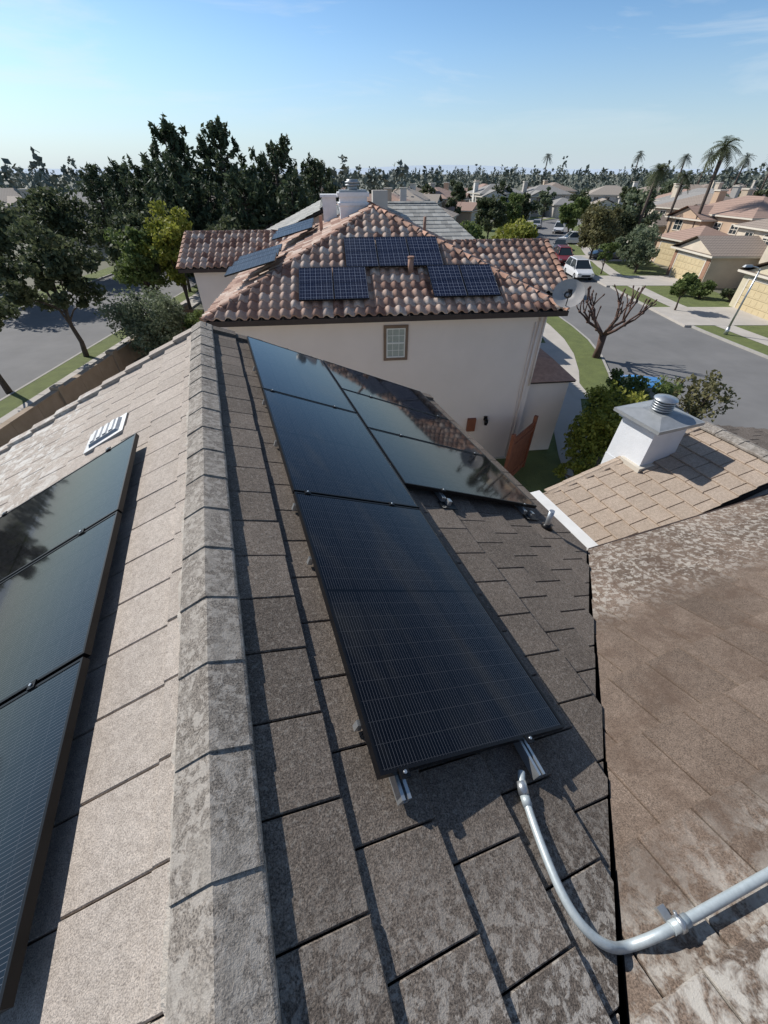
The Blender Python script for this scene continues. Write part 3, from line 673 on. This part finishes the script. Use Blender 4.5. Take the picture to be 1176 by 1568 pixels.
for i in range(16):
    y=8+i*1.6; mb.box(-15.35,y,0,-15.15,y+1.585,1.0,0); mb.box(-15.4,y,1.0,-15.1,y+1.585,1.07,0)
    if i%3==0: mb.box(-15.46,y-.2,0,-15.04,y+.2,1.2,0)
mb.build('block_wall',[BLOCK])
mb=MB(); 
for i in range(34): mb.box(-15.1+i*.32,29.0,0,-15.1+i*.32+.30,29.05,1.7,0)
mb.build('wooden_fence',[simple('fence_wood',(.20,.13,.085),(.14,.09,.06),3,.9)])
mb=MB(); g0=Vector((5.35,12.6,0)); g1=Vector((4.75,11.0,0)); dd=(g1-g0); L=dd.length; Mg=Matrix.Translation(g0)@Matrix.Rotation(math.atan2(dd.y,dd.x)-.35,4,'Z')
for i in range(11): mb.box(.08+i*.138,-.02,.1,.08+i*.138+.13,.02,2.05,0,Mg)
mb.box(.06,.021,.3,L-.06,.05,.42,0,Mg); mb.box(.06,.021,1.7,L-.06,.05,1.82,0,Mg); mb.box(-.05,-.06,0,.06,.06,2.25,0,Mg); mb.box(L-.06,-.06,0,L+.05,.06,2.25,0,Mg)
mb.box(.06,-.05,.3,L-.06,-.021,.42,0,Mg); mb.box(.06,-.05,1.7,L-.06,-.021,1.82,0,Mg)
mb.build('wooden_gate',[WOOD])
mb=MB(); mb.box(2.0,9,-.02,8.6,13.0,.045); mb.build('patio',[CONC])
# ---------------------------------------------------------------- vegetation
def leaves(centers,radii,n,size,rng,aspect=1.6,shell=.5):
    k=len(centers); idx=rng.integers(0,k,n); C=centers[idx]; R=radii[idx]
    d=rng.normal(size=(n,3)); d/=np.linalg.norm(d,axis=1,keepdims=True)
    r=rng.random(n)**(shell)
    P=C+d*R*r[:,None]
    nn=rng.normal(size=(n,3)); nn[:,2]+=.5; nn/=np.linalg.norm(nn,axis=1,keepdims=True)
    t=rng.normal(size=(n,3)); u=np.cross(nn,t); u/=np.linalg.norm(u,axis=1,keepdims=True); w=np.cross(nn,u)
    s=size*(.55+.9*rng.random(n))[:,None]
    a=u*s*.5*aspect; b=w*s*.5
    return np.stack([P-a,P+b*.9,P+a,P-b*.9],axis=1).reshape(-1,3)
def add_leaf_mesh(name,mb,V,mats,loc):
    nv=len(mb.v); tv=np.array(mb.v,dtype=float).reshape(-1,3) if nv else np.zeros((0,3))
    nq=len(V)//4
    F=[tuple(f) for f in mb.f]+[(nv+4*i,nv+4*i+1,nv+4*i+2,nv+4*i+3) for i in range(nq)]
    me=bpy.data.meshes.new(name); me.from_pydata(np.vstack([tv,V]).tolist(),[],F)
    for m in mats: me.materials.append(m)
    me.polygons.foreach_set('material_index',[0]*len(mb.f)+[1]*nq)
    me.polygons.foreach_set('use_smooth',[True]*len(mb.f)+[False]*nq); me.update()
    ob=bpy.data.objects.new(name,me); ob.location=loc; scene.collection.objects.link(ob); return ob
def tree(name,x,y,h,cr,leafm,n=5000,size=.16,bark=BARK,clear=.3,clumps=34,seed=1,flat=1.,tr=.13,z=0,cs=.26,lean=(0,0),multi=1):
    rng=np.random.default_rng(seed); rd=random.Random(seed); mb=MB()
    base=h*clear; ch=(h-base)/2*1.0; cz=base+ch
    cen=[];rad=[]
    for i in range(clumps):
        d=rng.normal(size=3); d/=np.linalg.norm(d); r=rng.random()**.45
        px=d[0]*cr*r*.82*(1+.25*rng.normal()*.5); py=d[1]*cr*r*.82*(1+.25*rng.normal()*.5); pz=cz+d[2]*ch*r*.85
        s=cr*cs*(.6+.8*rng.random()); cen.append((px+lean[0],py+lean[1],pz)); rad.append((s,s,s*.75*flat))
    cen=np.array(cen);rad=np.array(rad)
    for k in range(multi):
        bx,by=(0,0) if multi==1 else (rd.uniform(-.3,.3),rd.uniform(-.3,.3))
        pts=[(bx,by,-.05)]; q=Vector((bx,by,0))
        for j in range(5):
            q=q+Vector((rd.uniform(-.08,.08)*cr*.4+lean[0]*.15,rd.uniform(-.08,.08)*cr*.4+lean[1]*.15,(cz)/5)); pts.append(tuple(q))
        mb.tube(pts,[tr*1.3,tr,tr*.85,tr*.7,tr*.5,tr*.25],0,8)
        order=sorted(range(clumps),key=lambda i:rd.random())[:14]
        for i in order:
            c=Vector(cen[i]); f=min(rd.uniform(.3,.95),max(.2,(c.z-.3*cr)/cz)); j=min(int(f*5),4); s0=Vector(pts[j]).lerp(Vector(pts[j+1]),f*5-j)
            mid=s0.lerp(c,.5)+Vector((rd.uniform(-.1,.1),rd.uniform(-.1,.1),.04*cr))
            mb.tube([s0,mid,c],[tr*.42,tr*.28,tr*.1],0,6,False)
    V=leaves(cen,rad,n,size,rng)
    return add_leaf_mesh(name,mb,V,[bark,leafm],(x,y,z))
def pine(name,x,y,h,cr,n=7000,seed=1,size=.21,leafm=L_PINE):
    rng=np.random.default_rng(seed); rd=random.Random(seed); mb=MB()
    mb.tube([(0,0,-.1),(.1,0,h*.3),(-.1,.1,h*.6),(0,0,h*.93)],[.3,.24,.15,.04],0,8)
    cen=[];rad=[]
    z=h*.10
    while z<h*.93:
        t=(z/h-.10)/.83; R=cr*min(1,(1-t)**.5*1.05)*(.7+.45*rd.random())+.25 ; nb_=max(4,int(8*(1-t*.5)))
        for k in range(nb_):
            a=rd.uniform(0,6.283); rr_=R*rd.uniform(.5,1.12)
            e=Vector((math.cos(a)*rr_,math.sin(a)*rr_,z+rr_*.5+rd.uniform(-.3,.5)))
            mb.tube([(0,0,z),(e.x*.5,e.y*.5,z+rr_*.12),e],[.08,.055,.02],0,5,False)
            for q in range(3):
                f=.5+.22*q; c=(e.x*f,e.y*f,z+(e.z-z)*f*f+.1)
                s=(.34+.34*(1-t))*(.7+.6*rd.random()); cen.append(c); rad.append((s,s,s*.6))
            for q in range(2): cen.append((e.x+rd.uniform(-.3,.3),e.y+rd.uniform(-.3,.3),e.z+.25+rd.uniform(0,.3))); rad.append((.2,.2,.48))
        z+=h*.05*rd.uniform(.8,1.4)
    for q in range(5): cen.append((rd.uniform(-.5,.5),rd.uniform(-.5,.5),h*.97-rd.uniform(0,.8))); rad.append((.22,.22,.55))
    V=leaves(np.array(cen),np.array(rad),n,size,rng,aspect=2.4,shell=.6)
    return add_leaf_mesh(name,mb,V,[BARK,leafm],(x,y,0))
pine('pine_tree',-20.3,50,12.2,4.2,10000,3); pine('pine_tree',-15.3,50,12.1,3.6,9000,4); pine('pine_tree',-10.8,52,11.0,3.6,9000,5); pine('pine_tree',-7.6,56,9.6,3.0,6000,6)
pine('pine_tree',-24.5,53,9.6,3.6,6000,7); pine('pine_tree',-17.6,44,9.3,3.6,8000,8); pine('pine_tree',-12.2,44,8.3,3.4,8000,9); pine('pine_tree',-29.5,58,9.2,3.4,5000,10)
pine('pine_tree',-35,62,9.0,3.2,5000,12); pine('pine_tree',-8.2,45,8.0,3.0,5000,13)
tree('street_tree',-18.4,24.6,7.3,2.9,L_DARK,10000,.16,clear=.30,clumps=60,seed=2,cs=.2)
tree('street_tree',-19.5,19.5,5.9,2.2,L_DARK,5000,.16,clear=.42,clumps=36,seed=3,cs=.22)
tree('street_tree',-18.5,34.5,7.0,2.8,L_DARK,7000,.19,clear=.3,clumps=50,seed=5,cs=.22)
tree('street_tree',-18.5,42,8.2,3.4,L_DARK,6000,.22,clear=.25,clumps=50,seed=6)
tree('street_tree',-32.0,38,7.9,4.0,L_DARK,6000,.24,clear=.25,clumps=50,seed=7)
tree('street_tree',-33,49,8.3,4.0,L_DARK,5000,.26,clear=.2,clumps=50,seed=8)
tree('street_tree',-34,29,7.0,3.4,L_DARK,5000,.22,clear=.3,clumps=50,seed=9)
tree('garden_tree',-40,42,7.2,4,L_DARK,5000,.26,seed=10,clumps=50)
tree('garden_tree',-14.2,31.5,7.6,2.1,L_YEL,7000,.16,clear=.35,clumps=45,seed=12,flat=1.1,cs=.24)
tree('garden_tree',-16.4,31.0,6.4,2.0,L_GREEN,5000,.16,clear=.3,clumps=40,seed=13)
tree('garden_tree',-12,36,6.4,2.4,L_DARK,5000,.18,clear=.2,clumps=40,seed=14)
tree('olive_tree',-13.5,24.3,4.1,2.5,L_OLIVE,14000,.095,clear=.06,clumps=80,seed=15,cs=.25,multi=3)
tree('garden_tree',-11.0,24.5,3.0,1.1,L_GREEN,3500,.11,clear=.2,clumps=25,seed=16)
tree('street_tree',-26.5,12.5,8.3,2.3,L_DARK,3500,.24,clear=.45,clumps=26,seed=17,cs=.22)
tree('street_tree',-23.0,1.5,10.0,2.6,L_DARK,4000,.24,clear=.45,clumps=30,seed=18,cs=.22)
tree('garden_tree',7.85,12.5,3.4,1.75,L_YEL,12000,.08,clear=.12,clumps=60,seed=20,cs=.22,multi=3)
tree('garden_tree',9.4,14.0,3.4,1.7,L_GREEN,9000,.085,clear=.12,clumps=46,seed=21,cs=.22,multi=2)
tree('garden_shrub',6.6,11.0,1.8,.7,L_YEL,3500,.07,clear=.1,clumps=24,seed=22,multi=2)
tree('garden_tree',12.4,14.4,3.2,1.5,L_BROWN,1500,.10,clear=.15,clumps=44,seed=23,cs=.18,multi=2,tr=.05)
tree('street_tree',23.9,35.2,2.9,1.15,L_GREEN,3500,.13,clear=.38,clumps=28,seed=24,tr=.07)
tree('street_tree',27.0,60.5,6.0,3.2,L_BROWN,7000,.22,clear=.2,clumps=45,seed=25)
tree('street_tree',24.2,50.5,3.4,1.2,L_GREEN,2500,.15,clear=.35,clumps=24,seed=26,tr=.07)
tree('garden_tree',29.5,55.0,4.6,2.4,L_OLIVE,6000,.18,clear=.1,clumps=40,seed=27)
tree('garden_tree',31.5,66,5.6,2.8,L_DARK,5000,.22,clear=.15,clumps=40,seed=28)
tree('garden_tree',28.5,51.5,3.4,1.8,L_OLIVE,4000,.15,clear=.1,clumps=30,seed=29)
tree('garden_shrub',28.5,39.5,1.6,1.2,L_GREEN,2500,.12,clear=.05,clumps=20,seed=30)
tree('garden_shrub',29.0,28.6,1.8,1.5,L_GREEN,3000,.12,clear=.05,clumps=20,seed=31)
tree('garden_shrub',27.5,26.0,1.6,1.3,L_GREEN,3000,.12,clear=.05,clumps=20,seed=32)
tree('garden_shrub',30.2,38.0,1.5,1.0,L_DARK,1500,.12,clear=.05,clumps=16,seed=33)
tree('garden_shrub',28.8,42.2,1.2,.9,L_OLIVE,1500,.12,clear=.05,clumps=16,seed=41)
tree('garden_shrub',27.2,40.6,1.0,.8,L_GREEN,1500,.12,clear=.05,clumps=16,seed=42)
tree('garden_tree',11.8,43.5,5.6,3.3,L_YEL,9000,.19,clear=.15,clumps=50,seed=34)
tree('garden_tree',8.0,46,5.6,2.2,L_GREEN,5000,.2,clear=.15,clumps=36,seed=35)
tree('garden_tree',17,78,6.5,3.2,L_DARK,5000,.28,clear=.15,clumps=36,seed=36)
tree('street_tree',22,86,6.4,2.6,L_GREEN,4000,.28,clear=.25,clumps=30,seed=37)
tree('street_tree',31,81,6,2.8,L_GREEN,4000,.28,clear=.25,clumps=30,seed=38)
for i in range(24):
    a=rr.uniform(-.3,.95); d=rr.uniform(75,150); x=math.sin(a)*d; y=math.cos(a)*d
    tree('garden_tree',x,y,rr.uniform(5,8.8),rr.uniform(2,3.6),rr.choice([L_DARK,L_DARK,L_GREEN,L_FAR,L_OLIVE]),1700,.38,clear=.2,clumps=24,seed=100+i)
for i in range(10):
    tree('garden_tree',rr.uniform(44,70),rr.uniform(28,90),rr.uniform(4.5,7),rr.uniform(1.8,3),rr.choice([L_DARK,L_GREEN,L_OLIVE]),2000,.3,clear=.2,clumps=24,seed=140+i)
def bare_tree(x,y,h,spread,seed):
    rd=random.Random(seed); mb=MB()
    mb.tube([(0,0,-.05),(.03,.02,h*.18),(0,.05,h*.36)],[.24,.19,.22],0,10)
    def br(p,d,L,r,dep):
        e=p+d*L; mid=p+d*L*.5+Vector((rd.uniform(-.1,.1),rd.uniform(-.1,.1),rd.uniform(-.02,.12)))*L
        mb.tube([p,mid,e],[r,r*.82,r*.72],0,7)
        mb.tube([e-d*.04,e+d*.05,e+d*.13],[r*.75,r*1.25,r*.7],0,7)
        if dep>0:
            for k in range(rd.choice((2,2,3))):
                d2=(d+Vector((rd.uniform(-.7,.7),rd.uniform(-.7,.7),rd.uniform(.1,.8)))).normalized(); br(e,d2,L*rd.uniform(.6,.9),r*.62,dep-1)
    for k in range(7):
        a=k*6.283/7+rd.uniform(-.3,.3); br(Vector((0,.05,h*.34)),Vector((math.cos(a),math.sin(a),rd.uniform(.45,1.0))).normalized(),spread*.45,.10,2)
    return mb.build('bare_pruned_tree',[BARK_R],TR(x,y,0))
bare_tree(13.0,24.4,4.0,2.7,5)
def palm(x,y,h,cr,seed,leafm=L_DARK,name='palm_tree'):
    rng=np.random.default_rng(seed); rd=random.Random(seed); mb=MB()
    lx=rd.uniform(-.5,.5); mb.tube([(0,0,-.1),(lx*.3,0,h*.4),(lx,0,h)],[.26,.19,.16],0,8)
    vs=[];top=Vector((lx,0,h))
    for k in range(46):
        a=rd.uniform(0,6.283); el=rd.uniform(-.7,1.3); d=Vector((math.cos(a)*math.cos(el),math.sin(a)*math.cos(el),math.sin(el)))
        L=cr*rd.uniform(.8,1.05); side=d.cross(Vector((0,0,1))).normalized()
        st=[]
        for j in range(7):
            t=j/6; st.append(top+d*L*t+Vector((0,0,-.55*L*t*t)))
        for j in range(6):
            for sg in (-1,1):
                for q in range(2):
                    p0=st[j].lerp(st[j+1],q*.5); w_=cr*.22*(1-abs(j/6-.45)); tip=p0+side*sg*w_+(st[j+1]-st[j])*.8+Vector((0,0,-.25*w_)); p1=st[j].lerp(st[j+1],q*.5+.3)
                    vs+= [p0,p1,tip,tip+(p0-p1)*.15]
    V=np.array([tuple(v) for v in vs])
    return add_leaf_mesh(name,mb,V,[BARK,leafm],(x,y,0))
palm(38.6,60,11.0,2.1,1)
palm(34.5,66,9.0,1.7,2); palm(36.4,68,8.8,1.6,3); palm(38.5,72,9.0,1.7,4); palm(43,74,8.4,1.7,5)
for i,(a,d,h) in enumerate(((.60,130,11),(.64,150,12),(.67,140,11.5),(.55,170,12.5),(.57,165,13),(.52,150,11.5),(.72,120,11),(.30,190,13),(.78,130,11.5),(.80,135,12),(.45,180,13))):
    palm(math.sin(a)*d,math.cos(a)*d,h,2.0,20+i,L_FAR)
rng=np.random.default_rng(99); cen=[];rad=[]
for i in range(1200):
    a=rng.uniform(-1.15,1.15); d=rng.uniform(125,560)
    if -.62<a<.05 and rng.random()<.4: d=rng.uniform(90,200)
    x,y=math.sin(a)*d,math.cos(a)*d
    if x>12 and d<150: continue
    h=rng.uniform(5.5,9.3)+(2.2 if rng.random()<.16 else 0)+d*.004; w=rng.uniform(2.0,4.2)
    for k in range(5):
        cen.append((x+rng.normal()*w*.4,y+rng.normal()*w*.4,h*(.35+.14*k))); s=w*(.75-.11*k)*rng.uniform(.7,1.2); rad.append((s,s,h*.14))
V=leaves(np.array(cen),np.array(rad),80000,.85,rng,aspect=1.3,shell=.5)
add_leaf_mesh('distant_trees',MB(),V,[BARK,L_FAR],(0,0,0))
mb=MB(); n=80; vs=[]
for i in range(n):
    a=-1.3+2.6*i/(n-1); hh=25+30*max(0,math.sin(a*5.1+1.)*.5+math.sin(a*13)*.25+.35*(a<-.4)); vs+=[(math.sin(a)*3300,math.cos(a)*3300,0),(math.sin(a)*3500,math.cos(a)*3500,hh)]
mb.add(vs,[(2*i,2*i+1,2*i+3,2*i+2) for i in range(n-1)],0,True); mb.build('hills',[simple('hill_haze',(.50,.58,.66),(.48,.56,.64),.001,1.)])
# ---------------------------------------------------------------- cars, lamp
def car(x,y,rot,paint,suv=False):
    mb=MB(); L,W=(4.7,1.85); belt=.98 if suv else .88; top=1.72 if suv else 1.42
    st=[(-L/2,.45,.62,.80),(-L/2+.12,.34,.72,.88),(-L/2+.9,.3,belt-.06,.92),(-L/2+1.25,.3,belt,.925),(L/2-1.0,.3,belt,.925),(L/2-.25,.32,belt-.02 if suv else belt-.06,.9),(L/2,.42,belt-.12,.82)]
    vs=[];
    for (yy,zl_,zh,w) in st:
        vs+= [(-w,yy,zl_),(-w,yy,(zl_+zh)/2+.05),(-w+.07,yy,zh),(w-.07,yy,zh),(w,yy,(zl_+zh)/2+.05),(w,yy,zl_)]
    fs=[]
    for i in range(len(st)-1):
        for k in range(6): fs.append((i*6+k,i*6+(k+1)%6,(i+1)*6+(k+1)%6,(i+1)*6+k))
    fs+=[(0,1,2,3,4,5),tuple(range(len(st)*6-6,len(st)*6))[::-1]]
    mb.add(vs,fs,0)
    yb=(L/2-.15) if suv else (L/2-.75)
    b=(-.84,-L/2+1.15,.84,yb,belt-.01); t=(-.62,-L/2+1.95,.62,yb-(.35 if suv else .75),top-.05)
    mb.frustum(b,t,1); mb.frustum((t[0]-.02,t[1]-.05,t[2]+.02,t[3]+.05,top-.06),(t[0]+.06,t[1]+.1,t[2]-.06,t[3]-.1,top),0)
    for sx in (-1,1):
        for (ya,yb2) in ((b[1],t[1]),((b[1]+b[3])/2+.05,(t[1]+t[3])/2),(b[3],t[3])):
            mb.tube([(sx*.845,ya,belt-.01),(sx*.63,yb2,top-.05)],.035,0,6)
        mb.box(sx*.92-.1*(sx<0),-L/2+1.35,belt+.0,sx*.92+.1*(sx>0),-L/2+1.5,belt+.13,0)
        mb.box(sx*.70-.16,-L/2-.01,.60,sx*.70+.16,-L/2+.1,.72,3); mb.box(sx*.72-.12,L/2-.08,.68,sx*.72+.12,L/2+.01,.84,4)
        for yy in (-L/2+.85,L/2-.9):
            mb.tube([(sx*.74,yy,.33),(sx*.94,yy,.33)],.33,2,18); mb.tube([(sx*.93,yy,.33),(sx*.95,yy,.33)],.2,3,12)
    mb.box(-.45,-L/2-.015,.42,.45,-L/2+.05,.58,2); mb.box(-.25,L/2-.05,.5,.25,L/2+.012,.62,3)
    return mb.build('parked_car',[paint,GLASSW,TIRE,GALV,REDL],TR(x,y,.01,rot))
def paint(n,c):
    m,nt,b=_mat('car_paint_'+n); b.inputs['Base Color'].default_value=(*c,1); b.inputs['Roughness'].default_value=.3; b.inputs['Coat Weight'].default_value=.6; b.inputs['Metallic'].default_value=.1
    return m
PWt=paint('white',(.72,.72,.72));PB=paint('blue',(.05,.22,.50));PRd=paint('red',(.22,.03,.03));PG=paint('grey',(.13,.14,.15));PS=paint('silver',(.45,.46,.48))
car(12.3,17.9,math.pi-.32,PB); car(21.2,49.5,-.03,PWt,True); car(22.6,58.5,-.15,PRd,True); car(29.5,61.2,R90,PG,True); car(25.8,69,-.35,PG); car(33.2,91.5,-.35,PWt,True); car(27.4,90,-.4+math.pi,PWt); car(31.5,100,-.4,PS)
car(30,75.5,R90,PWt,True); car(17,56.8,math.pi-.15,PG)
mb=MB(); mb.tube([(0,0,0),(0,0,.5)],[.14,.10],0,12); mb.tube([(0,0,.5),(0,0,3.9)],[.07,.045],0,10)
mb.tube([(0,0,3.85),(-.2,0,4.05),(-.7,0,4.15)],.028,0,8); mb.frustum((-1.15,-.11,-.65,.11,4.08),(-1.05,-.07,-.65,.07,4.2),1); mb.tube([(0,0,3.88),(0,0,4.0)],[.06,.01],0,8)
mb.build('street_lamp',[GALV,CAPGREY],TR(23.9,28.9,.1))
# ---------------------------------------------------------------- light, world, camera
EL=math.radians(38)
to_sun=Vector((-.839,.545,0)).normalized()*math.cos(EL); to_sun.z=math.sin(EL)
sd=bpy.data.lights.new('sun','SUN'); sd.energy=5.0; sd.angle=math.radians(.5); sd.color=(1,.965,.915)
so=bpy.data.objects.new('sun',sd); so.rotation_mode='QUATERNION'; so.rotation_quaternion=(-to_sun).to_track_quat('-Z','Y'); scene.collection.objects.link(so)
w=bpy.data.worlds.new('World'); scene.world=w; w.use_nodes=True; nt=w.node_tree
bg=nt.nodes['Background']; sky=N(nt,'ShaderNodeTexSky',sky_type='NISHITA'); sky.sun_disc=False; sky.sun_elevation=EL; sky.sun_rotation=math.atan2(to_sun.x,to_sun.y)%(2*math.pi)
sky.air_density=1.0; sky.dust_density=.6; sky.ozone_density=2.0; sky.altitude=50
tc=N(nt,'ShaderNodeTexCoord').outputs['Generated']
zz=sep(nt,tc)[2]
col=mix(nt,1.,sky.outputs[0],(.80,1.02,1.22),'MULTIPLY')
col=mix(nt,1.,col,gray(nt,mapr(nt,zz,.15,.6,1.08,.62)),'MULTIPLY')  # sky toward the unseen zenith dimmed to cut fill light and deepen shadows
hz=math_(nt,'POWER',mapr(nt,zz,.20,-.01),1.7)
col=mix(nt,math_(nt,'MULTIPLY',hz,.9),col,(5.9,6.8,7.7))
mp=N(nt,'ShaderNodeMapping'); mp.inputs['Scale'].default_value=(1.2,1.2,8); mp.inputs['Rotation'].default_value=(.15,.1,.4); nt.links.new(tc,mp.inputs[0])
f=noise(nt,mp.outputs[0],2.6,5,.6,.5); cm=mapr(nt,f,.50,.78,0,.5)
cm=math_(nt,'MULTIPLY',cm,mapr(nt,zz,.02,.12))
col=mix(nt,cm,col,(7.8,8.3,8.6))
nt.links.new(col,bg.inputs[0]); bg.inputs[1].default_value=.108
cam=bpy.data.cameras.new('camera'); cam.sensor_fit='VERTICAL'; cam.sensor_height=36; cam.lens=36*600/1568; cam.clip_start=.05; cam.clip_end=9000
co=bpy.data.objects.new('camera',cam); co.location=(0,0,CAMZ); co.rotation_euler=(math.radians(90-40.9),0,0); scene.collection.objects.link(co); scene.camera=co
scene.view_settings.view_transform='Standard'; scene.view_settings.look='None'; scene.view_settings.exposure=0
